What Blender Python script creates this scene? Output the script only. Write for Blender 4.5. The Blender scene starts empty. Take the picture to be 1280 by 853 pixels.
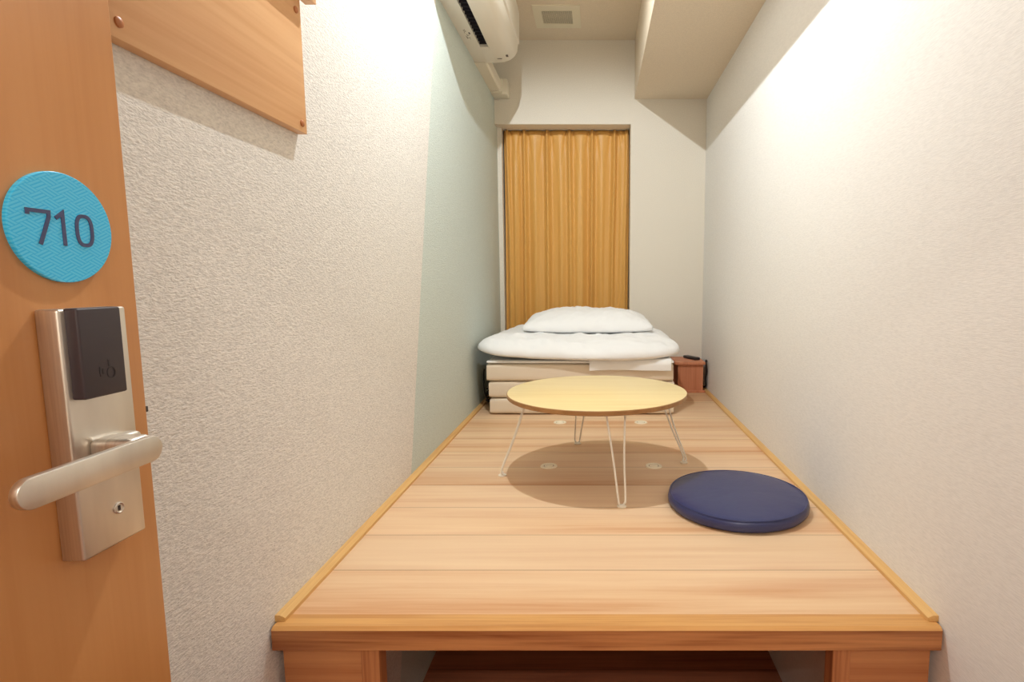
import bpy, bmesh, math, random
from mathutils import Vector, Matrix, noise
random.seed(7)
SC = bpy.context.scene
COL = SC.collection
PI = math.pi

# ---------------------------------------------------------------- materials
def srgb(r, g, b):
    f = lambda c: (c/255/12.92) if c/255 <= .04045 else ((c/255+.055)/1.055)**2.4
    return (f(r), f(g), f(b), 1)

class NT:
    def __init__(s, name):
        s.m = bpy.data.materials.new(name); s.m.use_nodes = True
        s.t = s.m.node_tree; s.n = s.t.nodes; s.l = s.t.links
        s.b = s.n['Principled BSDF']
    def node(s, typ, **kw):
        n = s.n.new(typ)
        for k, v in kw.items(): setattr(n, k, v)
        return n
    def link(s, a, b): s.l.new(a, b)
    def math(s, op, a, b=None, c=None):
        n = s.node('ShaderNodeMath', operation=op)
        for i, v in enumerate((a, b, c)):
            if v is None: continue
            if isinstance(v, (int, float)): n.inputs[i].default_value = v
            else: s.link(v, n.inputs[i])
        return n.outputs[0]
    def coords(s, scale=(1, 1, 1), rot=(0, 0, 0)):
        g = s.node('ShaderNodeNewGeometry') if False else s.node('ShaderNodeTexCoord')
        mp = s.node('ShaderNodeMapping')
        mp.inputs['Scale'].default_value = scale
        mp.inputs['Rotation'].default_value = rot
        s.link(g.outputs['Object'], mp.inputs[0])
        return mp.outputs[0]
    def noise(s, vec, scale=5, detail=4, rough=.5, dist=0):
        n = s.node('ShaderNodeTexNoise')
        n.inputs['Scale'].default_value = scale; n.inputs['Detail'].default_value = detail
        n.inputs['Roughness'].default_value = rough; n.inputs['Distortion'].default_value = dist
        s.link(vec, n.inputs['Vector']); return n.outputs['Fac']
    def ramp(s, fac, stops):
        r = s.node('ShaderNodeValToRGB')
        e = r.color_ramp.elements
        while len(e) < len(stops): e.new(.5)
        for i, (p, c) in enumerate(stops): e[i].position = p; e[i].color = c
        s.link(fac, r.inputs[0]); return r.outputs[0]
    def mix(s, fac, a, b, blend='MIX'):
        m = s.node('ShaderNodeMix', data_type='RGBA', blend_type=blend)
        if isinstance(fac, (int, float)): m.inputs[0].default_value = fac
        else: s.link(fac, m.inputs[0])
        for i, v in ((6, a), (7, b)):
            if isinstance(v, tuple): m.inputs[i].default_value = v
            else: s.link(v, m.inputs[i])
        return m.outputs[2]
    def bump(s, h, strength=.3, dist=.002):
        b = s.node('ShaderNodeBump'); b.inputs['Strength'].default_value = strength
        b.inputs['Distance'].default_value = dist
        s.link(h, b.inputs['Height']); s.link(b.outputs[0], s.b.inputs['Normal'])
    def set(s, **kw):
        for k, v in kw.items():
            k = k.replace('_', ' ')
            i = s.b.inputs[k]
            if hasattr(v, 'is_output'): s.link(v, i)
            else: i.default_value = v
        return s

def plain(name, col, rough=.5, metal=0, **kw):
    t = NT(name); t.set(Base_Color=col, Roughness=rough, Metallic=metal, **kw)
    return t.m

def wood(name, light, dark, axis=0, grain=1.0, rough=.4, plank=None, plank_axis=1, off=0, joint=.35, vary=.5, spec=.4, fine=.35, streak=None):
    """grain runs along axis; planks are cut across plank_axis"""
    t = NT(name)
    sc = [26*grain]*3; sc[axis] = 1.3*grain
    tc = t.node('ShaderNodeTexCoord').outputs['Object']
    sep = t.node('ShaderNodeSeparateXYZ'); t.link(tc, sep.inputs[0])
    vec = tc
    idx = None
    if plank:
        p = t.math('DIVIDE', t.math('SUBTRACT', sep.outputs[plank_axis], off), plank)
        idx = t.math('FLOOR', p)
        wn = t.node('ShaderNodeTexWhiteNoise', noise_dimensions='1D')
        t.link(idx, wn.inputs['W'])
        sh = t.node('ShaderNodeVectorMath', operation='SCALE'); sh.inputs['Scale'].default_value = 7
        t.link(wn.outputs['Color'], sh.inputs[0])
        ad = t.node('ShaderNodeVectorMath', operation='ADD')
        t.link(tc, ad.inputs[0]); t.link(sh.outputs[0], ad.inputs[1]); vec = ad.outputs[0]
    mp = t.node('ShaderNodeMapping'); mp.inputs['Scale'].default_value = sc; t.link(vec, mp.inputs[0])
    n1 = t.noise(mp.outputs[0], 1, 5, .55, .6)
    sc2 = [150*grain]*3; sc2[axis] = 3.5*grain
    mp2 = t.node('ShaderNodeMapping'); mp2.inputs['Scale'].default_value = sc2; t.link(vec, mp2.inputs[0])
    n2 = t.noise(mp2.outputs[0], 1, 3, .6)
    mixf = t.math('ADD', t.math('MULTIPLY', n1, 1-fine), t.math('MULTIPLY', n2, fine))
    col = t.ramp(mixf, [(.33, dark), (.52, tuple((dark[i]+2*light[i])/3 for i in range(3))+(1,)), (.68, light)])
    if streak:
        sc3 = [4.5*grain]*3; sc3[axis] = .35*grain
        mp3 = t.node('ShaderNodeMapping'); mp3.inputs['Scale'].default_value = sc3; t.link(vec, mp3.inputs[0])
        n3 = t.noise(mp3.outputs[0], 1, 3, .5, .4)
        f3 = t.ramp(n3, [(.40, (0, 0, 0, 1)), (.62, (1, 1, 1, 1))])
        col = t.mix(t.math('MULTIPLY', f3, .6), col, streak)
    if plank:
        br = t.math('ADD', t.math('MULTIPLY', wn.outputs['Value'], vary*.5), 1-vary*.32)
        hs = t.node('ShaderNodeHueSaturation'); t.link(col, hs.inputs['Color']); t.link(br, hs.inputs['Value']); col = hs.outputs[0]
        fr = t.math('FRACT', p)
        ln = t.math('LESS_THAN', t.math('MINIMUM', fr, t.math('SUBTRACT', 1, fr)), .0016/plank)
        col = t.mix(t.math('MULTIPLY', ln, joint), col, (dark[0]*.35, dark[1]*.3, dark[2]*.3, 1))
    t.set(Base_Color=col, Roughness=rough)
    t.b.inputs['Specular IOR Level'].default_value = spec
    t.bump(n2, .05, .001)
    return t.m

def wallpaper(name, col, col2=None, kind='weave', bs=.5, green=None):
    t = NT(name)
    tc = t.node('ShaderNodeTexCoord').outputs['Object']
    sep = t.node('ShaderNodeSeparateXYZ'); t.link(tc, sep.inputs[0])
    if kind == 'weave':        # embossed basket weave, short diagonal threads
        mp = t.node('ShaderNodeMapping'); mp.inputs['Rotation'].default_value = (math.radians(38), 0, 0)
        mp.inputs['Scale'].default_value = (1, 105, 300); t.link(tc, mp.inputs[0])
        mp2 = t.node('ShaderNodeMapping'); mp2.inputs['Rotation'].default_value = (math.radians(-32), 0, 0)
        mp2.inputs['Scale'].default_value = (1, 115, 310); t.link(tc, mp2.inputs[0])
        a = t.noise(mp.outputs[0], 1, 3, .6); b = t.noise(mp2.outputs[0], 1, 3, .6)
        sel = t.noise(tc, 60, 2, .5)
        h = t.mix(t.ramp(sel, [(.42, (0, 0, 0, 1)), (.58, (1, 1, 1, 1))]), a, b)
        hh = t.node('ShaderNodeRGBToBW'); t.link(h, hh.inputs[0]); h = hh.outputs[0]
    else:                      # fine linen, horizontal threads
        mp = t.node('ShaderNodeMapping'); mp.inputs['Scale'].default_value = (60, 60, 620) if kind == 'linen' else (260, 260, 260)
        t.link(tc, mp.inputs[0])
        h = t.noise(mp.outputs[0], 1, 4, .6)
    d = tuple(c*(.80 if kind == 'weave' else .9) for c in col[:3])+(1,)
    c = t.ramp(h, [(.35, d), (.6, col)])
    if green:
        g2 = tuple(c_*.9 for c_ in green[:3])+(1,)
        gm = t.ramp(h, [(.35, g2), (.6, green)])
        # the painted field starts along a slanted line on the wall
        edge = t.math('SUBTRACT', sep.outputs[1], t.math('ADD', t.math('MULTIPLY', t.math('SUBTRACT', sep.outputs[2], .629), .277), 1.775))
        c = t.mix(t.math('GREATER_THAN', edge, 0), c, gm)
    t.set(Base_Color=c, Roughness=.85)
    t.b.inputs['Specular IOR Level'].default_value = .15
    t.bump(h, bs, .003)
    return t.m

WALL = srgb(242, 237, 229)
M = {}
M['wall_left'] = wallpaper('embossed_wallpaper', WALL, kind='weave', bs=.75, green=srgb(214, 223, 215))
M['wall_right'] = wallpaper('linen_wallpaper', srgb(242, 238, 231), kind='linen', bs=.16)
M['wall_plain'] = wallpaper('plain_wallpaper', srgb(240, 231, 215), kind='fine', bs=.08)
M['ceiling'] = wallpaper('ceiling_paper', srgb(238, 222, 198), kind='fine', bs=.05)
M['deck'] = wood('deck_laminate', srgb(238, 203, 160), srgb(208, 148, 100), 0, .7, .42, plank=.175, off=1.012, joint=.5, vary=.14, fine=.22, streak=srgb(244, 214, 178))
M['floor'] = wood('dark_floor_laminate', srgb(196, 124, 88), srgb(150, 84, 58), 0, .8, .5, plank=.175, off=1.0, vary=.3)
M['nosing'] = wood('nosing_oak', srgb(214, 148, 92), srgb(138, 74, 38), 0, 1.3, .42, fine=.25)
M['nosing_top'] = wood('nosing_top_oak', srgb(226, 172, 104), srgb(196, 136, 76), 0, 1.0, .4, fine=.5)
M['panel'] = wood('panel_plywood', srgb(204, 140, 88), srgb(170, 100, 58), 0, .6, .5)
M['post'] = wood('post_oak', srgb(206, 138, 86), srgb(150, 84, 48), 2, 1.2, .5, fine=.5)
M['trim'] = wood('trim_oak', srgb(234, 192, 126), srgb(212, 160, 96), 1, 1.0, .4)
M['board'] = wood('board_cedar', srgb(236, 188, 138), srgb(206, 142, 92), 1, .55, .42, streak=srgb(240, 196, 144))
M['plug'] = wood('plug_wood', srgb(206, 140, 90), srgb(170, 100, 60), 2, 2, .4)
M['door'] = wood('door_laminate', srgb(204, 142, 86), srgb(194, 130, 74), 2, .5, .36, fine=.5)
M['birch'] = wood('table_birch', srgb(242, 220, 164), srgb(230, 202, 142), 0, .9, .38)
M['edge'] = wood('table_edge_ply', srgb(184, 138, 88), srgb(150, 106, 64), 0, 1, .5)
M['stand'] = wood('stand_wood', srgb(222, 148, 110), srgb(196, 118, 82), 2, .8, .45)
M['white_metal'] = plain('white_enamel', srgb(240, 232, 218), .35)
M['white_plastic'] = plain('white_plastic', srgb(238, 232, 218), .38)
M['cream_plastic'] = plain('cream_plastic', srgb(234, 226, 206), .45)
M['dark_gap'] = plain('dark_outlet', srgb(38, 34, 44), .5)
M['label_ink'] = plain('label_ink', srgb(110, 98, 84), .6)
M['black'] = plain('black_plastic', srgb(44, 38, 40), .38)
M['black_cable'] = plain('black_cable', srgb(26, 22, 22), .5)
M['reader'] = plain('reader_plastic', srgb(58, 48, 52), .5)
M['icon'] = plain('reader_icon', srgb(44, 36, 38), .5)
M['ring'] = plain('ring_plastic', srgb(250, 236, 208), .4)
M['ring_gap'] = plain('ring_gap', srgb(120, 84, 56), .6)
M['rubber'] = plain('white_rubber', srgb(238, 226, 206), .6)
M['glass'] = plain('window_glass', srgb(200, 210, 215), .05, 0, Transmission_Weight=.9)
M['digit'] = plain('digit_paint', srgb(68, 74, 112), .5)
M['vent_white'] = plain('vent_plastic', srgb(236, 226, 200), .5)
M['vent_gap'] = plain('vent_gap', srgb(96, 82, 66), .8)
M['hook'] = plain('brushed_ring', srgb(200, 190, 175), .3, 1)

t = NT('brushed_steel')
n = t.noise(t.coords((400, 30, 8)), 1, 3, .5)
t.set(Base_Color=t.ramp(n, [(.3, srgb(206, 198, 188)), (.7, srgb(224, 217, 206))]), Metallic=1.0, Roughness=.42)
t.bump(n, .03, .0005); M['steel'] = t.m

t = NT('gold_curtain')
n = t.noise(t.coords((500, 500, 60)), 1, 2, .5)
t.set(Base_Color=srgb(228, 172, 90), Roughness=.46)
t.b.inputs['Sheen Weight'].default_value = .25; t.b.inputs['Sheen Tint'].default_value = srgb(255, 220, 160)
t.b.inputs['Specular IOR Level'].default_value = .5
M['curtain'] = t.m

def cloth(name, col, rough=.9, sc=700, bs=.12):
    t = NT(name); n = t.noise(t.coords((sc, sc, sc)), 1, 2, .5)
    big = t.noise(t.coords((9, 9, 9)), 1, 3, .5)
    h = t.math('ADD', t.math('MULTIPLY', n, .15), big)
    t.set(Base_Color=col, Roughness=rough); t.b.inputs['Sheen Weight'].default_value = .15
    t.b.inputs['Specular IOR Level'].default_value = .2
    t.bump(h, bs, .006); return t.m
M['linen'] = cloth('white_cotton', srgb(250, 249, 247))
M['sheet'] = cloth('white_sheet', srgb(250, 248, 244))
M['mattress'] = cloth('beige_mattress_cover', srgb(238, 221, 198), sc=900, bs=.1)

t = NT('navy_vinyl')
n = t.noise(t.coords((14, 14, 14)), 1, 3, .5)
t.set(Base_Color=srgb(52, 58, 102), Roughness=.34); t.b.inputs['Coat Weight'].default_value = .0
t.b.inputs['Coat Roughness'].default_value = .2
t.bump(n, .12, .01); M['navy'] = t.m

# blue disc with chevron bands of thin lighter strips
t = NT('blue_tag')
sep = t.node('ShaderNodeSeparateXYZ'); t.link(t.node('ShaderNodeTexCoord').outputs['Object'], sep.inputs[0])
A = t.math('DIVIDE', t.math('ADD', sep.outputs[2], t.math('MULTIPLY', sep.outputs[1], .5)), .0034)
Bb = t.math('DIVIDE', t.math('SUBTRACT', sep.outputs[2], t.math('MULTIPLY', sep.outputs[1], .5)), .0034)
ca = t.math('FLOOR', t.math('DIVIDE', A, 3)); cb = t.math('FLOOR', t.math('DIVIDE', Bb, 3))
par = t.math('MODULO', t.math('ABSOLUTE', t.math('ADD', ca, cb)), 2)
sa = t.math('LESS_THAN', t.math('ABSOLUTE', t.math('SUBTRACT', t.math('FRACT', A), .5)), .30)
sb = t.math('LESS_THAN', t.math('ABSOLUTE', t.math('SUBTRACT', t.math('FRACT', Bb), .5)), .30)
st = t.math('ADD', t.math('MULTIPLY', sa, par), t.math('MULTIPLY', sb, t.math('SUBTRACT', 1, par)))
t.set(Base_Color=t.mix(st, srgb(44, 186, 242), srgb(84, 206, 250)), Roughness=.25); M['tag'] = t.m

# ---------------------------------------------------------------- mesh tools
def box(bm, x0, x1, y0, y1, z0, z1, bev=0, seg=2):
    vs = [bm.verts.new((x, y, z)) for x in (x0, x1) for y in (y0, y1) for z in (z0, z1)]
    f = [(0, 1, 3, 2), (4, 6, 7, 5), (0, 4, 5, 1), (2, 3, 7, 6), (0, 2, 6, 4), (1, 5, 7, 3)]
    fs = [bm.faces.new([vs[i] for i in q]) for q in f]
    if bev:
        es = set(e for q in fs for e in q.edges)
        bmesh.ops.bevel(bm, geom=list(es), offset=bev, segments=seg, affect='EDGES', profile=.5)
    return bm
def B(*a, **k): return box(bmesh.new(), *a, **k)

def extrude(bm, prof, a0, a1, axis=1, bev=0):
    """closed profile (2 coords of the other axes in order) swept along axis"""
    def mk(p, a):
        c = list(p); c.insert(axis, a); return bm.verts.new(c)
    r0 = [mk(p, a0) for p in prof]; r1 = [mk(p, a1) for p in prof]
    n = len(prof)
    caps = [bm.faces.new(r0), bm.faces.new(r1[::-1])]
    for i in range(n): bm.faces.new((r0[i], r0[(i+1) % n], r1[(i+1) % n], r1[i]))
    bmesh.ops.recalc_face_normals(bm, faces=bm.faces[:])
    if bev:
        es = set(e for q in caps for e in q.edges)
        bmesh.ops.bevel(bm, geom=list(es), offset=bev, segments=2, affect='EDGES', profile=.5)
    return bm

def lathe(bm, prof, c, n=64, axis=2):
    """prof: (radius, height) list, closed at r=0 ends"""
    rings = []
    for r, h in prof:
        if r < 1e-6:
            p = [0, 0, 0]; p[axis] = h; rings.append([bm.verts.new(Vector(p)+Vector(c))]); continue
        ring = []
        for k in range(n):
            a = 2*PI*k/n
            if axis == 2: p = (r*math.cos(a), r*math.sin(a), h)
            elif axis == 0: p = (h, r*math.cos(a), r*math.sin(a))
            else: p = (r*math.cos(a), h, r*math.sin(a))
            ring.append(bm.verts.new(Vector(p)+Vector(c)))
        rings.append(ring)
    for A, Bq in zip(rings, rings[1:]):
        for k in range(n):
            k2 = (k+1) % n
            if len(A) == 1 and len(Bq) == 1: continue
            if len(A) == 1: bm.faces.new((A[0], Bq[k2], Bq[k]))
            elif len(Bq) == 1: bm.faces.new((A[k], A[k2], Bq[0]))
            else: bm.faces.new((A[k], A[k2], Bq[k2], Bq[k]))
    bmesh.ops.recalc_face_normals(bm, faces=bm.faces[:])
    return bm

def catmull(pts, sub=8, closed=False):
    P = [Vector(p) for p in pts]; out = []
    n = len(P)
    for i in range(n if closed else n-1):
        if closed: a, b, c, d = P[(i-1) % n], P[i], P[(i+1) % n], P[(i+2) % n]
        else: a, b, c, d = P[max(i-1, 0)], P[i], P[i+1], P[min(i+2, n-1)]
        for k in range(sub):
            t = k/sub
            out.append(.5*((2*b)+(c-a)*t+(2*a-5*b+4*c-d)*t*t+(3*b-a-3*c+d)*t**3))
    if not closed: out.append(P[-1])
    return out

def tube(bm, pts, r, n=10, closed=False):
    P = [Vector(p) for p in pts]; rings = []
    up = None
    m = len(P)
    for i, p in enumerate(P):
        if closed: t = (P[(i+1) % m]-P[i-1]).normalized()
        else: t = (P[min(i+1, m-1)]-P[max(i-1, 0)]).normalized()
        if up is None: up = t.orthogonal().normalized()
        up = (up - t*up.dot(t)).normalized()
        s = t.cross(up)
        rings.append([bm.verts.new(p+r*(math.cos(2*PI*k/n)*up+math.sin(2*PI*k/n)*s)) for k in range(n)])
    for i in range(m if closed else m-1):
        A, C = rings[i], rings[(i+1) % m]
        for k in range(n): bm.faces.new((A[k], A[(k+1) % n], C[(k+1) % n], C[k]))
    if not closed: bm.faces.new(rings[0][::-1]); bm.faces.new(rings[-1])
    bmesh.ops.recalc_face_normals(bm, faces=bm.faces[:])
    return bm

def wloc(o):
    v = Vector(o.location)
    while o.parent: o = o.parent; v += Vector(o.location)
    return v

def obj(name, bm, mat, parent=None, smooth=True, origin=None, angle=35):
    """bmesh in world coordinates -> one mesh object with its origin at its base"""
    if origin is None:
        xs = [v.co.x for v in bm.verts]; ys = [v.co.y for v in bm.verts]; zs = [v.co.z for v in bm.verts]
        origin = ((min(xs)+max(xs))/2, (min(ys)+max(ys))/2, min(zs))
    origin = Vector(origin)
    bmesh.ops.translate(bm, verts=bm.verts[:], vec=-origin)
    me = bpy.data.meshes.new(name); bm.to_mesh(me); bm.free()
    mats = mat if isinstance(mat, (list, tuple)) else [mat]
    for m in mats: me.materials.append(m)
    o = bpy.data.objects.new(name, me); COL.objects.link(o)
    if parent is not None:
        o.parent = parent; o.location = origin-wloc(parent)
    else: o.location = origin
    if smooth:
        me.shade_smooth() if hasattr(me, 'shade_smooth') else None
        try: me.set_sharp_from_angle(angle=math.radians(angle))
        except Exception: pass
    return o

def thing(name, label, cat, loc, group=None):
    o = bpy.data.objects.new(name, None); COL.objects.link(o); o.location = loc
    o.empty_display_size = .05
    o['label'] = label; o['category'] = cat
    if group: o['group'] = group
    return o
def tag(o, label, cat, group=None):
    o['label'] = label; o['category'] = cat
    if group: o['group'] = group
    return o
def struct(name, bm, m, parent=None, **k):
    k.setdefault('origin', (0, 0, 0))
    o = obj(name, bm, m, parent, smooth=False, **k)
    if parent is None: o['kind'] = 'structure'
    return o

# ---------------------------------------------------------------- room shell
XL, XR, YB, YF = -.62, .655, 3.45, -.30
FZ, CZ, PZ = -.14, 2.695, .62
T = .1
struct('floor', B(XL-T, XR+T, -2.2, 3.75, FZ-.05, FZ), M['floor'])
struct('ceiling', B(XL-T, XR+T, YF-.1, 3.75, CZ, CZ+.05), M['ceiling'])
struct('wall_left', B(XL-T, XL, YF-.1, 3.75, FZ, CZ), M['wall_left'])
struct('wall_right', B(XR, XR+T, YF-.1, 3.75, FZ, CZ), M['wall_right'])
# end wall with the tall window recess on its left
WX, WZ = .20, 2.214
bm = bmesh.new()
box(bm, WX, XR, YB, 3.64, FZ, CZ)
box(bm, XL, WX, YB, 3.64, WZ, CZ)
box(bm, XL, WX, YB+.0, 3.64, FZ, PZ)
struct('wall_back', bm, M['wall_plain'])
bm = bmesh.new()
box(bm, XL, WX, 3.64, 3.70, PZ, 1.0); box(bm, XL, WX, 3.64, 3.70, 2.16, CZ)
box(bm, XL, XL+.03, 3.64, 3.70, 1.0, 2.16); box(bm, XL, -.593, 3.525, 3.64, PZ, WZ); box(bm, WX-.03, WX, 3.64, 3.70, 1.0, 2.16)
struct('wall_window', bm, M['wall_plain'])
w = bpy.data.objects.new('window_1', None); COL.objects.link(w); w['kind'] = 'structure'; w.location = (-.21, 3.66, 1.0)
bm = bmesh.new(); x0, x1 = XL+.03, WX-.03
box(bm, x0, x1, 3.63, 3.69, 1.0, 1.045); box(bm, x0, x1, 3.63, 3.69, 2.115, 2.16)
box(bm, x0, x0+.045, 3.63, 3.69, 1.045, 2.115); box(bm, x1-.045, x1, 3.63, 3.69, 1.045, 2.115)
box(bm, -.235, -.185, 3.635, 3.685, 1.045, 2.115)
obj('window_frame', bm, M['white_plastic'], w, False)
obj('pane', B(x0+.04, x1-.04, 3.658, 3.664, 1.04, 2.12), M['glass'], w, False)
# boxed beam under the ceiling along the right wall
BX, BZ = .222, 2.36
struct('ceiling_beam', B(BX, XR, YF, YB, BZ, CZ), M['ceiling'])
# entrance wall with doorway, corridor beyond it (behind the camera)
bm = bmesh.new()
box(bm, XL, -.53, YF-.1, YF, FZ, CZ); box(bm, .42, XR, YF-.1, YF, FZ, CZ); box(bm, -.53, .42, YF-.1, YF, 1.95, CZ)
struct('wall_front', bm, M['wall_plain'])
bm = bmesh.new()
box(bm, -1.9, 1.9, -1.75, -1.65, FZ, 2.35)
box(bm, -1.9, XL-T, YF-.1, YF, FZ, 2.35); box(bm, XR+T, 1.9, YF-.1, YF, FZ, 2.35)
struct('wall_corridor', bm, M['wall_plain'])
struct('ceiling_corridor', B(-1.9, 1.9, -1.75, YF-.1, 2.35, 2.40), M['ceiling'])

# ---------------------------------------------------------------- raised platform
pl = thing('raised_platform', 'raised wooden sleeping platform with pale plank deck filling the narrow room', 'platform', (0.018, .99, FZ))
obj('deck', B(XL+.0015, XR-.0015, 1.018, YB-.001, PZ-.04, PZ), M['deck'], pl, False, origin=(0, 0, 0))
# nosing along the front edge, bevelled on top
bm = extrude(bmesh.new(), [(.974, .576), (.974, .6155), (.981, PZ+.001), (1.018, PZ+.001), (1.018, .576)], XL+.003, XR-.003, 0, bev=.002)
nz = obj('edge_board', bm, [M['nosing'], M['nosing_top']], pl, False)
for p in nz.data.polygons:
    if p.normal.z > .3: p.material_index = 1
for x0, x1 in ((-.605, -.455), (.487, .64)):
    obj('side_panel', B(x0, x1, .99, 1.008, FZ, .576), M['panel'], pl, False)
for x0, x1 in ((-.455, -.42), (.452, .487)):
    obj('post', B(x0, x1, .987, 1.022, FZ, .576, bev=.0015), M['post'], pl, False)
# slim quarter trims along both walls
def trimb(x0, x1, y0, y1):
    return extrude(bmesh.new(), [(x0, PZ), (x1, PZ), (x1, PZ+.008), ((x0+x1)/2, PZ+.013), (x0, PZ+.013)], y0, y1, 1)
struct('trim_1', trimb(XL, XL+.02, .995, YB), M['trim'])
struct('trim_2', trimb(XR, XR-.02, .995, YB), M['trim'])

# four round flush rings in the deck
ringlab = ['round flush floor ring, left one in the shadow under the table',
           'round flush floor ring, right one in the shadow under the table',
           'round pale floor ring, left one right in front of the mattress',
           'round pale floor ring, right one right in front of the mattress']
for i, (x, y) in enumerate([(-.173, 1.898), (.199, 1.898), (-.175, 2.51), (.201, 2.51)]):
    r = thing('floor_ring', ringlab[i], 'floor ring', (x, y, PZ), 'flush rings set in the deck')
    obj('ring', lathe(bmesh.new(), [(.018, .0), (.018, .0022), (.021, .003), (.028, .003), (.030, .0)], (x, y, PZ), 40), M['ring'], r)
    obj('gap', lathe(bmesh.new(), [(0, .0009), (.0185, .0009)], (x, y, PZ), 40), M['ring_gap'], r)
    obj('disc', lathe(bmesh.new(), [(.0155, 0), (.0155, .0022), (.014, .003), (0, .003)], (x, y, PZ), 40), M['ring'], r)

# ---------------------------------------------------------------- door with lock
door = bpy.data.objects.new('door_1', None); COL.objects.link(door); door['kind'] = 'structure'
door.location = (-.52, -.25, FZ)
door['label'] = 'orange-brown wooden room door opened against the left wall, numbered 710'
obj('door_leaf', B(-.538, -.5, -.26, .600, FZ+.01, 1.93, bev=.0015), M['door'], door, origin=(-.5, 0, 0))
tg = obj('number_plate', lathe(bmesh.new(), [(0, 0), (.0505, 0), (.0505, .003), (.0497, .0038), (0, .0038)], (-.5, .5225, 1.320), 72, axis=0), M['tag'], door, origin=(-.5, .5225, 1.320))
tg['label'] = 'round blue number plate with interlaced lines'

def stroke(bm, pts, w, x0, x1, closed=False):
    """flat ribbon letter stroke in the y-z plane, thickness x0..x1"""
    P = [Vector((0, p[0], p[1])) for p in pts]; n = len(P); L = []; R = []
    for i in range(n):
        if closed: a, c = P[i-1], P[(i+1) % n]
        else: a, c = P[max(i-1, 0)], P[min(i+1, n-1)]
        d1 = (P[i]-a).normalized() if (P[i]-a).length else (c-P[i]).normalized()
        d2 = (c-P[i]).normalized() if (c-P[i]).length else d1
        d = (d1+d2).normalized(); nrm = Vector((0, -d.z, d.y))
        k = w/2/max(.45, abs(nrm.dot(Vector((0, -d1.z, d1.y)))))
        L.append(P[i]+nrm*k); R.append(P[i]-nrm*k)
    def V(p, x): return bm.verts.new((x, p.y, p.z))
    a0 = [V(p, x0) for p in L]; a1 = [V(p, x1) for p in L]; b0 = [V(p, x0) for p in R]; b1 = [V(p, x1) for p in R]
    for i in range(n if closed else n-1):
        j = (i+1) % n
        bm.faces.new((a1[i], a1[j], b1[j], b1[i])); bm.faces.new((a0[i], b0[i], b0[j], a0[j]))
        bm.faces.new((a0[i], a0[j], a1[j], a1[i])); bm.faces.new((b0[i], b1[i], b1[j], b0[j]))
    if not closed:
        bm.faces.new((a0[0], a1[0], b1[0], b0[0])); bm.faces.new((a0[-1], b0[-1], b1[-1], a1[-1]))
    bmesh.ops.recalc_face_normals(bm, faces=bm.faces[:])
xa, xb = -.4963, -.4955
z0, z1, w = 1.3035, 1.3345, .0034
bm = bmesh.new(); stroke(bm, [(.4895, z1-.0055), (.4895, z1-w/2), (.5085, z1-w/2), (.5083, z1-.006), (.4985, z0)], w, xa, xb)
obj('digit_seven', bm, M['digit'], tg, False)
bm = bmesh.new(); stroke(bm, [(.5145, z1-.0065), (.5215, z1-.001), (.5215, z0)], w, xa, xb)
obj('digit_one', bm, M['digit'], tg, False)
bm = bmesh.new(); pts = []
cy, ry, cz, hz = .5425, .0078, (z0+z1)/2, (z1-z0)/2-w/2
for k in range(40):
    a = 2*PI*k/40; c, s = math.cos(a), math.sin(a)
    pts.append((cy+ry*math.copysign(abs(c)**.7, c), cz+hz*math.copysign(abs(s)**.75, s)))
stroke(bm, pts, w, xa, xb, True)
obj('digit_zero', bm, M['digit'], tg, False)

lock = obj('lock_case', B(-.5, -.478, .4885, .5595, 1.010, 1.2455, bev=.0025, seg=3), M['steel'], door); lock['label'] = 'brushed steel lock case'
rd = obj('card_reader', B(-.480, -.4668, .4945, .5405, 1.1625, 1.2462, bev=.002, seg=3), M['reader'], lock); rd['label'] = 'black card reader'
bm = bmesh.new()
circ = [(.5235+.0042*math.cos(2*PI*k/20), 1.184+.0052*math.sin(2*PI*k/20)) for k in range(20)]
stroke(bm, circ, .0010, -.4668, -.4663, True)
stroke(bm, [(.5215, 1.190), (.5215, 1.1965)], .0012, -.4668, -.4663)
for dy in (.004, .007):
    stroke(bm, [(.5205-dy+.002*math.cos(a), 1.186+dy*.9*math.sin(a)) for a in [PI*.75+PI*.5*k/6 for k in range(7)]], .0008, -.4668, -.4663)
obj('touch_symbol', bm, M['icon'], rd, False)
kc = obj('keyhole', lathe(bmesh.new(), [(0, 0), (.0058, 0), (.0058, .0012), (.0048, .0018), (.0038, .0008), (0, .0008)], (-.478, .529, 1.046), 32, axis=0), M['steel'], lock)
obj('key_slot', B(-.4775, -.4768, .5277, .5303, 1.0435, 1.0485), M['black'], kc, False)
# lever: flat stadium bar carried by a short neck
def stadium(y0, y1, zc, r, n=12):
    pts = []
    for k in range(n+1): a = -PI/2+PI*k/n; pts.append((y1-r+r*math.cos(a), zc+r*math.sin(a)))
    for k in range(n+1): a = PI/2+PI*k/n; pts.append((y0+r+r*math.cos(a), zc+r*math.sin(a)))
    return pts
lv = obj('lever_handle', extrude(bmesh.new(), stadium(.3935, .5315, 1.1095, .0125), -.4375, -.4300, 0, bev=.0012), M['steel'], lock); lv['label'] = 'flat steel lever handle'
bm = bmesh.new()
nk = [(-.478, .503), (-.478, .556), (-.4615, .548), (-.445, .530), (-.436, .520), (-.436, .506), (-.455, .497)]
box(bm, -.4785, -.4365, .503, .5300, 1.0975, 1.1225, bev=.006, seg=4)
box(bm, -.4785, -.462, .506, .5480, 1.0990, 1.1210, bev=.005, seg=4)
obj('lever_neck', bm, M['steel'], lv)
obj('latch_bolt', B(-.510, -.5015, .599, .6045, 1.126, 1.1325, bev=.0008), M['black'], door)

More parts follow.
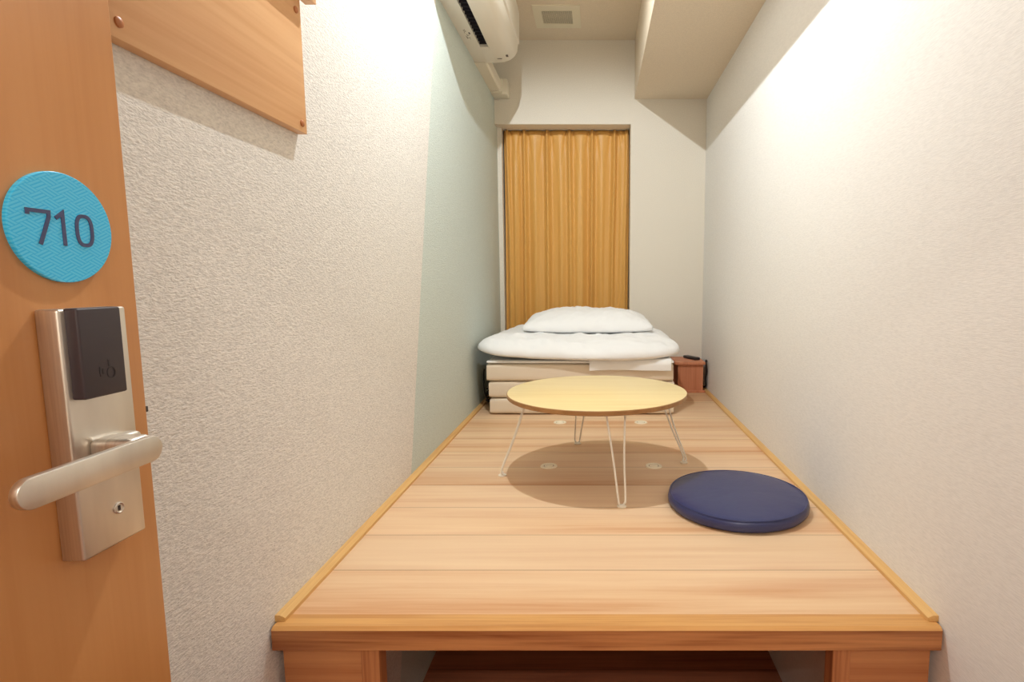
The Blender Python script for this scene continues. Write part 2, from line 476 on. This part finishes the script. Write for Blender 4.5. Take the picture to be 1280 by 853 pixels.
# ---------------------------------------------------------------- coat board, upper left
bd = thing('coat_board', 'wide varnished wooden board with plugged screw holes on the upper left wall', 'wall board', (-.61, .96, 1.572))
obj('panel', B(XL, -.6005, .718, 1.1835, 1.573, 2.02, bev=.0015), M['board'], bd, origin=(XL, .9, 1.6))
for y, z in ((.732, 1.5935), (1.164, 1.590), (1.164, 1.808), (.732, 1.85), (1.164, 2.0), (.732, 2.0)):
    obj('screw_plug', lathe(bmesh.new(), [(0, -.003), (.0065, -.003), (.0065, .002), (.004, .004), (0, .0045)], (-.6005, y, z), 24, axis=0), M['plug'], bd)
sh = thing('wall_rail', 'short wooden rail mounted across the coat board at the top edge', 'rail', (-.59, .95, 1.835))
obj('rail_board', B(-.6003, -.577, .74, 1.203, 1.835, 1.90, bev=.001), M['board'], sh, origin=(XL, .9, 1.6))

# ---------------------------------------------------------------- air conditioner and its pipe cover
ac = thing('air_conditioner', 'white wall-mounted air conditioner high on the left green wall', 'air conditioner', (XL, 2.55, 2.37))
prof = [(XL, 2.372), (-.535, 2.368), (-.47, 2.372), (-.44, 2.382), (-.418, 2.398), (-.405, 2.42), (-.400, 2.45), (-.398, 2.60), (-.404, 2.63), (-.425, 2.652), (-.46, 2.66), (XL, 2.66)]
Y0, Y1 = 2.15, 2.925
bm = bmesh.new()
# body in front of and behind the outlet slot
extrude(bm, [(XL, 2.372), (-.553, 2.369), (-.553, 2.66), (XL, 2.66)], Y0, Y1, 1, bev=.002)
extrude(bm, [(-.553, 2.40), (-.50, 2.40), (-.50, 2.66), (-.553, 2.66)], Y0, Y1, 1)
extrude(bm, [(-.510, 2.3690), (-.47, 2.372), (-.44, 2.382), (-.418, 2.398), (-.405, 2.42), (-.400, 2.45), (-.398, 2.60), (-.404, 2.63), (-.425, 2.652), (-.46, 2.66), (-.510, 2.66)], Y0, Y1, 1, bev=.002)
box(bm, -.5535, -.5095, Y0, Y0+.06, 2.3685, 2.41); box(bm, -.5535, -.5095, 2.735, Y1-.002, 2.3685, 2.41)
obj('body', bm, M['white_plastic'], ac, angle=25)
bm = bmesh.new(); box(bm, -.553, -.510, Y0+.06, 2.735, 2.388, 2.3995)
for k in range(18):
    y = Y0+.09+k*.032; box(bm, -.552, -.511, y, y+.002, 2.376, 2.389)
obj('air_outlet', bm, M['dark_gap'], ac, False)
bm = bmesh.new()
extrude(bm, [(-.512, 2.3640), (-.506, 2.3605), (-.45, 2.3690), (-.434, 2.3795), (-.436, 2.3830), (-.452, 2.3735), (-.506, 2.3680)], Y0+.05, 2.745, 1, bev=.0008)
obj('louver', bm, M['white_plastic'], ac, angle=25)
bm = bmesh.new()
extrude(bm, [(-.4015, 2.452), (-.3925, 2.46), (-.3905, 2.60), (-.398, 2.635), (-.4015, 2.60)], Y0+.003, Y1-.004, 1, bev=.0008)
obj('front_panel', bm, M['white_plastic'], ac, angle=25)
bm = bmesh.new(); random.seed(3)
for k in range(26):
    y = 2.56+.10*(k/26)+random.uniform(-.003, .003); x = -.592+random.choice((0, .006, .012, .018))
    box(bm, x, x+random.uniform(.002, .005), y, y+random.uniform(.002, .006), 2.3700, 2.3708)
obj('caution_print', bm, M['label_ink'], ac, False)
obj('rating_mark', B(-.574, -.567, 2.585, 2.603, 2.3694, 2.3704), M['black'], ac, False)
obj('model_print', B(-.452, -.441, 2.852, 2.872, 2.3765, 2.3795), M['label_ink'], ac, False)
obj('small_print', B(-.497, -.474, 2.874, 2.879, 2.3690, 2.3710), M['label_ink'], ac, False)
pc = thing('pipe_cover', 'white plastic pipe cover running from the air conditioner to the corner', 'pipe cover', (XL, 3.2, 2.37))
bm = extrude(bmesh.new(), [(XL, 2.366), (-.566, 2.366), (-.558, 2.374), (-.558, 2.424), (-.566, 2.432), (XL, 2.432)], 2.92, 3.40, 1)
obj('straight_cover', bm, M['cream_plastic'], pc, angle=25)
bm = bmesh.new(); box(bm, XL, -.525, 3.355, YB, 2.358, 2.445, bev=.006, seg=2)
obj('end_elbow', bm, M['cream_plastic'], pc)
obj('joint_collar', B(XL, -.553, 3.325, 3.36, 2.362, 2.437, bev=.003), M['cream_plastic'], pc)

# ---------------------------------------------------------------- ceiling vent
vt = thing('ceiling_vent', 'square cream ventilation grille on the ceiling in front of the curtain', 'vent', (-.217, 3.157, CZ))
bm = bmesh.new(); X0, X1, V0, V1 = -.342, -.092, 3.03, 3.285
ix0, ix1, iy0, iy1 = -.298, -.136, 3.085, 3.235
for a in ((X0, X1, V0, iy0), (X0, X1, iy1, V1), (X0, ix0, iy0, iy1), (ix1, X1, iy0, iy1)):
    box(bm, a[0], a[1], a[2], a[3], CZ-.005, CZ, bev=.0)
obj('frame', bm, M['vent_white'], vt, False)
obj('backing', B(ix0, ix1, iy0, iy1, CZ-.002, CZ), M['vent_gap'], vt, False)
bm = bmesh.new()
for k in range(15):
    y = iy0+(k+.5)*(iy1-iy0)/15; box(bm, ix0, ix1, y-.0014, y+.0014, CZ-.0045, CZ-.003)
for k in range(22):
    x = ix0+(k+.5)*(ix1-ix0)/22; box(bm, x-.0007, x+.0007, iy0, iy1, CZ-.0042, CZ-.003)
obj('grille', bm, M['vent_white'], vt, False)

# ---------------------------------------------------------------- curtain
def curtain():
    px = [(635.6, 1.), (656.6, 1.), (684.8, 1.), (712.2, 1.), (740.3, 1.), (767.9, 1.), (783, .8)]
    yb = 3.582
    xs = [(p-747)/690*3.51 for p, _ in px]
    xa, xb = -.587, .196
    mids = [(a+b)/2 for a, b in zip(xs, xs[1:])]
    extra = [(-.55, .016), (-.43, .02), (-.30, .022), (-.285, .0), (-.16, .022), (-.03, .02), (.05, .022), (.14, .016)]
    top, bot = WZ-.004, .70
    bm = bmesh.new(); NU, NV = 320, 70
    grid = []
    for j in range(NV+1):
        v = j/NV; z = top+(bot-top)*v; row = []
        d = top-z
        head = math.exp(-((d/.10)**2))           # stiff pleated heading
        rel = 1-math.exp(-d/.22)
        for i in range(NU+1):
            x = xa+(xb-xa)*i/NU
            sway = .010*math.sin(3*x+1.3*v)*v
            y = 0
            # even soft folds lower down: two per pleat interval
            xq = x+(.010*math.sin(5.1*x+1.1*d)+.006*math.sin(13*x+.8))*min(1, d*1.5)
            seg = 0
            while seg < len(xs)-2 and xq > xs[seg+1]: seg += 1
            ph = seg+(xq-xs[seg])/(xs[seg+1]-xs[seg])
            fr = ph-round(ph)                      # distance from the nearest pleat, in intervals
            iv = xs[seg+1]-xs[seg]
            dist = fr*iv
            wr_ = .0095+.008*rel
            rid = math.exp(-(dist/wr_)**2)
            sp = .5+.5*math.cos(2*PI*(ph-.5)+.5*math.sin(1.7*d+seg*2.1))
            bul = sp**1.3
            vary = .85+.3*math.sin(seg*2.4+1)
            y -= (.024+.016*rel)*rid
            y -= (.007+.034*rel*vary*min(1, iv/.1))*bul
            # small secondary crease in the billow lower down
            y += .010*min(1, d*1.2)*math.exp(-((ph-math.floor(ph)-.5-.12*math.sin(seg*1.9))/.10)**2)
            # V tucks below each pleat
            y += .007*math.exp(-(d/.16)**2)*math.exp(-((abs(dist)-.020-d*.14)/.009)**2)
            # stiff heading band
            y -= .003*math.exp(-((d-.03)/.03)**4)
            y += sway*.4
            row.append(bm.verts.new((x+.004*math.sin(d*2+x*9)*rel, yb+y, z)))
        grid.append(row)
    for j in range(NV):
        for i in range(NU):
            bm.faces.new((grid[j][i], grid[j+1][i], grid[j+1][i+1], grid[j][i+1]))
    return bm
cu = thing('curtain', 'golden ochre satin curtain with pinch pleats filling the window recess behind the bed', 'curtain', (-.19, 3.53, .70))
cf = obj('curtain_fabric', curtain(), M['curtain'], cu, angle=180)
md = cf.modifiers.new('t', 'SOLIDIFY'); md.thickness = .002
rl = thing('curtain_rail', 'slim white curtain rail under the lintel holding the golden curtain', 'curtain rail', (-.2, 3.53, WZ-.01))
obj('rail', B(-.59, .196, 3.600, 3.618, WZ-.014, WZ, bev=.001), M['white_plastic'], rl)

# ---------------------------------------------------------------- folded mattress
mt = thing('folding_mattress', 'beige three-part folding mattress stacked on the deck under the bedding', 'mattress', (-.08, 3.0, PZ))
def cushion_block(x0, x1, y0, y1, z0, z1, seed=0, bev=.014, amp=.0025, cell=.035):
    bm = bmesh.new(); nx, ny, nz = max(2, int((x1-x0)/cell)), max(2, int((y1-y0)/cell)), 5
    box(bm, x0, x1, y0, y1, z0, z1)
    bmesh.ops.subdivide_edges(bm, edges=bm.edges[:], cuts=5, use_grid_fill=True)
    bmesh.ops.subdivide_edges(bm, edges=[e for e in bm.edges if e.calc_length() > .06], cuts=3, use_grid_fill=True)
    C = Vector(((x0+x1)/2, (y0+y1)/2, (z0+z1)/2)); H = Vector(((x1-x0)/2, (y1-y0)/2, (z1-z0)/2))
    for v in bm.verts:
        d = v.co-C; q = Vector(d)
        for a in range(3):
            q[a] = max(-(H[a]-bev), min(H[a]-bev, d[a]))
        r = d-q
        if r.length > 1e-6:
            nrm = Vector([r[a] for a in range(3)]).normalized()
            v.co = C+q+nrm*bev
        nn = noise.noise_vector(v.co*7+Vector((seed, seed*2, 0)))
        v.co += nn*amp
    return bm
for i, (x0, x1, y0, z0, z1) in enumerate([(-.534, .377, 2.658, PZ+.003, .701), (-.537, .379, 2.662, .702, .786), (-.546, .374, 2.656, .787, .873)]):
    obj('mattress_section', cushion_block(x0, x1, y0, 3.37, z0, z1, i*3.1), M['mattress'], mt, angle=70)

# thin pad / sheet and folded white blanket between mattress and duvet
pd = obj('bed_sheet', cushion_block(-.540, .372, 2.652, 3.36, .876, .890, 5, bev=.006, amp=.0015), M['sheet'], angle=70)
tag(pd, 'thin white sheet lying flat on the beige mattress below the duvet', 'bed sheet')
bm = bmesh.new()
# folded over the mattress front on the right half
prof = [(2.648, .842), (2.640, .845), (2.638, .868), (2.640, .893), (2.652, .900), (2.80, .899), (2.95, .897), (2.95, .889), (2.80, .889), (2.656, .889), (2.650, .880)]
ny = 24; rows = []
for i in range(ny+1):
    x = -.040+(.356+.040)*i/ny
    row = []
    for k, (y, z) in enumerate(prof):
        wv = .0022*math.sin(x*22+k*.3)+.0015*math.sin(x*51)
        row.append(bm.verts.new((x, y+wv*(1 if y < 2.7 else 0)-.001, z+(.002*math.sin(x*14) if k < 3 else 0))))
    rows.append(row)
m = len(prof)
for i in range(ny):
    for k in range(m): bm.faces.new((rows[i][k], rows[i][(k+1) % m], rows[i+1][(k+1) % m], rows[i+1][k]))
bm.faces.new(rows[0][::-1]); bm.faces.new(rows[-1])
bmesh.ops.recalc_face_normals(bm, faces=bm.faces[:])
fb = obj('folded_towel', bm, M['sheet'], angle=60)
tag(fb, 'white folded towel hanging over the front right edge of the mattress stack', 'towel')

# ---------------------------------------------------------------- duvet and pillow
def puff(cx, cy, hx, hy, zfun, seed, nu=110, nv=84, corner=4.5, rot=0, warp=None, pu=3.0):
    """closed soft bag; zfun(u,v,side)->z offset"""
    bm = bmesh.new(); top, botm = [], []
    def foot(u, v):
        # square -> superellipse footprint
        a, b = abs(u), abs(v)
        mx = max(a, b)
        if mx < 1e-9: return 0, 0
        n = (a**corner+b**corner)**(1/corner)
        s = mx/n
        return u*s, v*s
    for j in range(nv+1):
        rt, rb = [], []
        for i in range(nu+1):
            u = 2*i/nu-1; v = 2*j/nv-1
            u = math.sin(u*PI/2)*.5+u*.5; v = math.sin(v*PI/2)*.5+v*.5
            fu, fv = foot(u, v)
            x, y = fu*hx, fv*hy
            if warp: x, y = warp(x, y, fu, fv)
            xr = x*math.cos(rot)-y*math.sin(rot); yr = x*math.sin(rot)+y*math.cos(rot)
            e = max(abs(u), abs(v))
            zt = zfun(fu, fv, e, 1); zb = zfun(fu, fv, e, -1)
            edge = i in (0, nu) or j in (0, nv)
            vt = bm.verts.new((cx+xr, cy+yr, zt)); rt.append(vt)
            rb.append(vt if edge else bm.verts.new((cx+xr, cy+yr, zb)))
        top.append(rt); botm.append(rb)
    for j in range(nv):
        for i in range(nu):
            bm.faces.new((top[j][i], top[j][i+1], top[j+1][i+1], top[j+1][i]))
            q = (botm[j][i], botm[j+1][i], botm[j+1][i+1], botm[j][i+1])
            try: bm.faces.new(q)
            except ValueError: pass
    bmesh.ops.recalc_face_normals(bm, faces=bm.faces[:])
    return bm
def wr(u, v, sx, sy, s):
    return noise.noise(Vector((u*sx+s, v*sy, s*1.7)))
def dz(u, v, e, side):
    prof = (1-min(1, e)**(5 if u < .3 else 7))**.5 if e < 1 else 0
    x = u*.5; y = v*.39
    # edge line height: droops a little at the sides
    base = .936-.006*math.cos(3*u)+.010*u*v-(.022-.006*u)*max(0, -v)**6
    if side < 0:
        return base-(.040)*prof+.0015*wr(u, v, 8, 8, 4)
    w1 = .012*wr(u, v, 3.0, 2.4, 1)+.009*wr(u, v, 8, 6, 2)+.004*wr(u+.5*v, v, 20, 9, 3)
    # creases running from the front edge backwards
    cr = .008*max(0, -v)**2*wr(u, v, 16, 3, 7)
    fold = .006*wr(u+.4*v, v, 9, 16, 9)
    h = .078+.014*v-.006*u
    # pressed down beneath the pillow
    press = -.024*math.exp(-(((u+.0)/.6)**2+((v-.25)/.5)**2))
    return base+h*prof+(w1+cr+fold+press)*prof
def dwarp(x, y, u, v):
    k = .010*noise.noise(Vector((u*3, v*3, 2.2)))
    # left front corner pulled out to a point, right side round
    x -= .028*max(0, -u)**6*max(0, -v)**1.0
    x += .045*max(0, -u)**3*max(0, v)**1.0
    x -= .03*max(0, u)**3*max(0, v)**1.2
    x += .030*max(0, u)**3*max(0, -v)
    y += -.008*math.sin(u*4)*max(0, -v)**3
    return x+k, y+k*.6
du = obj('duvet', puff(-.094, 3.005, .492, .392, dz, 1, corner=6, warp=dwarp), M['linen'], angle=180)
tag(du, 'puffy white duvet folded on top of the mattress, drooping past its left side', 'duvet')

def pz(u, v, e, side):
    p = ((1-abs(u)**3.4)*(1-abs(v)**2.6)); p = max(0, p)**.5
    base = 1.026+.010*v+.006*abs(u)**3
    if side < 0: return base-.026*p
    return base+.098*p+(.009*wr(u, v, 3.5, 3, 11)+.006*wr(u, v, 10, 7, 12)+.005*wr(u-.6*v, v, 18, 5, 15))*min(1, p*2)
def pwarp(x, y, u, v):
    c = (abs(u*v))**1.5
    x *= 1-.03*(1-abs(v)**2)*abs(u)**2+.02*c; y *= 1-.05*(1-abs(u)**2)*abs(v)**2+.02*c
    return x, y
pi_ = obj('pillow', puff(-.055, 3.085, .345, .225, pz, 5, nu=80, nv=60, corner=14, rot=.015, warp=pwarp), M['linen'], angle=180)
tag(pi_, 'plump white pillow lying on top of the duvet', 'pillow')

# ---------------------------------------------------------------- low folding table
TX, TY, TZ, TR = -.002, 1.838, .906, .302
tb = thing('low_round_table', 'low round birch-topped folding table on white hairpin legs', 'table', (TX, TY, PZ))
top = obj('tabletop', lathe(bmesh.new(), [(0, -.001), (TR-.003, -.001), (TR-.001, -.002), (TR-.001, -.004), (0, -.004)], (TX, TY, TZ), 128), M['birch'], tb, angle=30)
obj('edge_band', lathe(bmesh.new(), [(0, -.017), (TR-.004, -.017), (TR-.0005, -.0145), (TR, -.003), (TR-.0015, -.0015), (TR-.01, -.0025)], (TX, TY, TZ), 128), M['edge'], tb, angle=30)
feet = [(.070, 1.541), (-.321, 1.801), (.312, 1.933), (-.081, 2.171)]
for fx, fy in feet:
    d = Vector((fx-TX, fy-TY, 0)).normalized(); s = Vector((-d.y, d.x, 0))
    foot = Vector((fx, fy, PZ+.006))
    c = Vector((TX, TY, TZ-.019))+d*.235
    a = c+s*.030; b = c-s*.030
    pts = [a, a+(foot-a)*.5+s*.002, foot+s*.011+Vector((0, 0, .022)), foot+s*.008+Vector((0, 0, .004)), foot-s*.0+Vector((0, 0, -.002)), foot-s*.008+Vector((0, 0, .004)), foot-s*.011+Vector((0, 0, .022)), b+(foot-b)*.5-s*.002, b]
    bm = bmesh.new(); tube(bm, catmull(pts, 7), .0031, 10)
    lg = obj('leg', bm, M['white_metal'], tb)
    fb_ = bmesh.new(); lathe(fb_, [(0, 0), (.013, 0), (.014, .003), (.010, .0055), (0, .006)], (fx, fy, PZ), 24)
    obj('foot_cap', fb_, M['rubber'], lg)
    br = bmesh.new(); mid = c
    tube(br, [a-d*.0+Vector((0, 0, -.002)), b+Vector((0, 0, -.002))], .0035, 8)
    obj('bracket', br, M['white_metal'], lg)

# ---------------------------------------------------------------- floor cushion
cx, cy, R = .408, 1.558, .1995
prof = [(0, .002), (.12, .001), (.185, .001), (.1945, .004), (R, .011), (R+.0008, .020), (R-.001, .029), (R-.0055, .0345), (R-.0085, .036), (R-.016, .0375), (.16, .0405), (.10, .043), (.05, .044), (0, .0443)]
bm = lathe(bmesh.new(), prof, (cx, cy, PZ), 160)
for v in bm.verts:
    p = noise.noise(Vector((v.co.x*16, v.co.y*16, 1)))*.0012+noise.noise(Vector((v.co.x*50, v.co.y*50, v.co.z*60)))*.0005
    if v.co.z > PZ+.006: v.co.z += p
    r = Vector((v.co.x-cx, v.co.y-cy, 0))
    if r.length > .18: v.co += r.normalized()*p*.9
fc = thing('floor_cushion', 'round flat navy vinyl floor cushion on the deck beside the table', 'cushion', (cx, cy, PZ))
obj('cover', bm, M['navy'], fc, angle=60)
obj('piping', lathe(bmesh.new(), [(R-.008, .0352), (R-.0062, .0374), (R-.0038, .0366), (R-.0030, .0342)], (cx, cy, PZ), 160), M['navy'], fc)

# ---------------------------------------------------------------- bedside stand with remote control
bs = thing('bedside_stand', 'small reddish wooden bedside stand in the back right corner', 'stand', (.545, 3.3, PZ))
obj('front_panel', B(.474, .622, 3.215, 3.232, PZ+.012, .786), M['stand'], bs, False)
obj('top_board', B(.452, .632, 3.200, 3.44, .786, .803, bev=.0015), M['stand'], bs)
obj('back_panel', B(.474, .622, 3.41, 3.43, PZ, .786), M['stand'], bs, False)
obj('base_board', B(.455, .634, 3.205, 3.44, PZ, PZ+.013, bev=.001), M['stand'], bs)
rc = thing('remote_control', 'small black remote control lying on the bedside stand', 'remote control', (.57, 3.35, .803))
bm = bmesh.new(); box(bm, -.019, .019, -.065, .065, 0, .016, bev=.004, seg=2)
bmesh.ops.rotate(bm, verts=bm.verts[:], cent=(0, 0, 0), matrix=Matrix.Rotation(.42, 3, 'Z'))
bmesh.ops.translate(bm, verts=bm.verts[:], vec=(.572, 3.335, .8032))
obj('remote_body', bm, M['black'], rc)
bm = bmesh.new()
for j in range(4):
    for i in range(2): box(bm, -.011+i*.014, -.003+i*.014, -.045+j*.02, -.035+j*.02, .0155, .0172)
bmesh.ops.rotate(bm, verts=bm.verts[:], cent=(0, 0, 0), matrix=Matrix.Rotation(.42, 3, 'Z'))
bmesh.ops.translate(bm, verts=bm.verts[:], vec=(.572, 3.335, .8032))
obj('buttons', bm, plain('button_grey', srgb(96, 88, 84), .5), rc, False)

# black cables tucked beside the bedding
def cable(name, pts, r, label):
    bm = bmesh.new(); tube(bm, catmull(pts, 10), r, 8)
    o = obj(name, bm, M['black_cable']); tag(o, label, 'cable'); return o
cable('power_cable', [(.650, 3.26, .800), (.641, 3.235, .808), (.640, 3.225, .780), (.645, 3.235, .740), (.642, 3.24, .70), (.646, 3.25, .655), (.640, 3.28, .640), (.641, 3.34, .636)], .005,
      'black cable hanging between the bedside stand and the right wall')
cable('power_cable', [(.437, 3.30, .815), (.432, 3.24, .818), (.436, 3.21, .800), (.441, 3.215, .76), (.436, 3.225, .70), (.440, 3.24, .65), (.437, 3.30, .629)], .006,
      'black cable hanging between the mattress and the bedside stand')
lp = [(-.612, 2.95, .80), (-.606, 2.90, .77), (-.595, 2.86, .70), (-.578, 2.85, .655), (-.560, 2.88, .632)]
for k in range(26):
    a = k*1.05; lp.append((-.573+.020*math.cos(a), 2.90+.055*math.sin(a)+.001*k, .632+.0035*k+.004*math.sin(k*2.3)))
cable('power_cable', lp, .0045, 'coiled black cable on the deck between the left wall and the mattress')

# ---------------------------------------------------------------- lights
def downlight(name, label, x, y, z, power, size, color, spread=180, bulb=False):
    f = thing(name, label, 'ceiling light', (x, y, z))
    obj('trim_ring', lathe(bmesh.new(), [(size/2+.012, -.001), (size/2+.014, -.006), (size/2+.045, -.006), (size/2+.05, 0)], (x, y, z), 48), M['white_metal'], f)
    L = bpy.data.lights.new(name+'_lamp', 'AREA'); L.shape = 'DISK'; L.size = size; L.energy = power; L.color = color
    L.spread = math.radians(spread)
    if bulb:
        L = bpy.data.lights.new(name+'_lamp', 'SPOT'); L.shadow_soft_size = size/2; L.energy = power; L.color = color
        L.spot_size = math.radians(178); L.spot_blend = .26
    lo = bpy.data.objects.new(name+'_lamp', L); COL.objects.link(lo); lo.location = (0, 0, -.012 if bulb else -.008); lo.parent = f
    return f
downlight('ceiling_light', 'round recessed ceiling light over the middle of the platform', -.24, 1.62, CZ-.001, 68, .016, (.86, .94, 1), bulb=True)
cf_ = thing('corridor_light', 'long slim tube light on the corridor ceiling outside the door', 'ceiling light', (0, -1.2, 2.35))
obj('housing', B(-.62, .62, -1.26, -1.14, 2.335, 2.35, bev=.003), M['white_metal'], cf_)
L = bpy.data.lights.new('corridor_lamp', 'AREA'); L.shape = 'RECTANGLE'; L.size = 1.15; L.size_y = .07; L.energy = 34; L.color = (1, .95, .89)
lo = bpy.data.objects.new('corridor_lamp', L); COL.objects.link(lo); lo.location = (0, 0, -.02); lo.parent = cf_

wd = bpy.data.worlds.new('w'); SC.world = wd; wd.use_nodes = True
wd.node_tree.nodes['Background'].inputs[0].default_value = (.05, .06, .09, 1)
wd.node_tree.nodes['Background'].inputs[1].default_value = .3

# ---------------------------------------------------------------- camera
cd = bpy.data.cameras.new('camera'); cam = bpy.data.objects.new('camera', cd); COL.objects.link(cam)
cam.location = (0, 0, 1.27); cam.rotation_euler = (math.radians(90-6.4), 0, 0)
cd.sensor_width = 36; cd.lens = 36*690/1280
cd.shift_x = -(747-640)/1280; cd.shift_y = (430-426.5)/1280
cd.clip_start = .01
SC.camera = cam
SC.view_settings.view_transform = 'Standard'; SC.view_settings.look = 'None'
SC.view_settings.exposure = 0.0; SC.view_settings.gamma = 1
SC.view_settings.use_curve_mapping = False
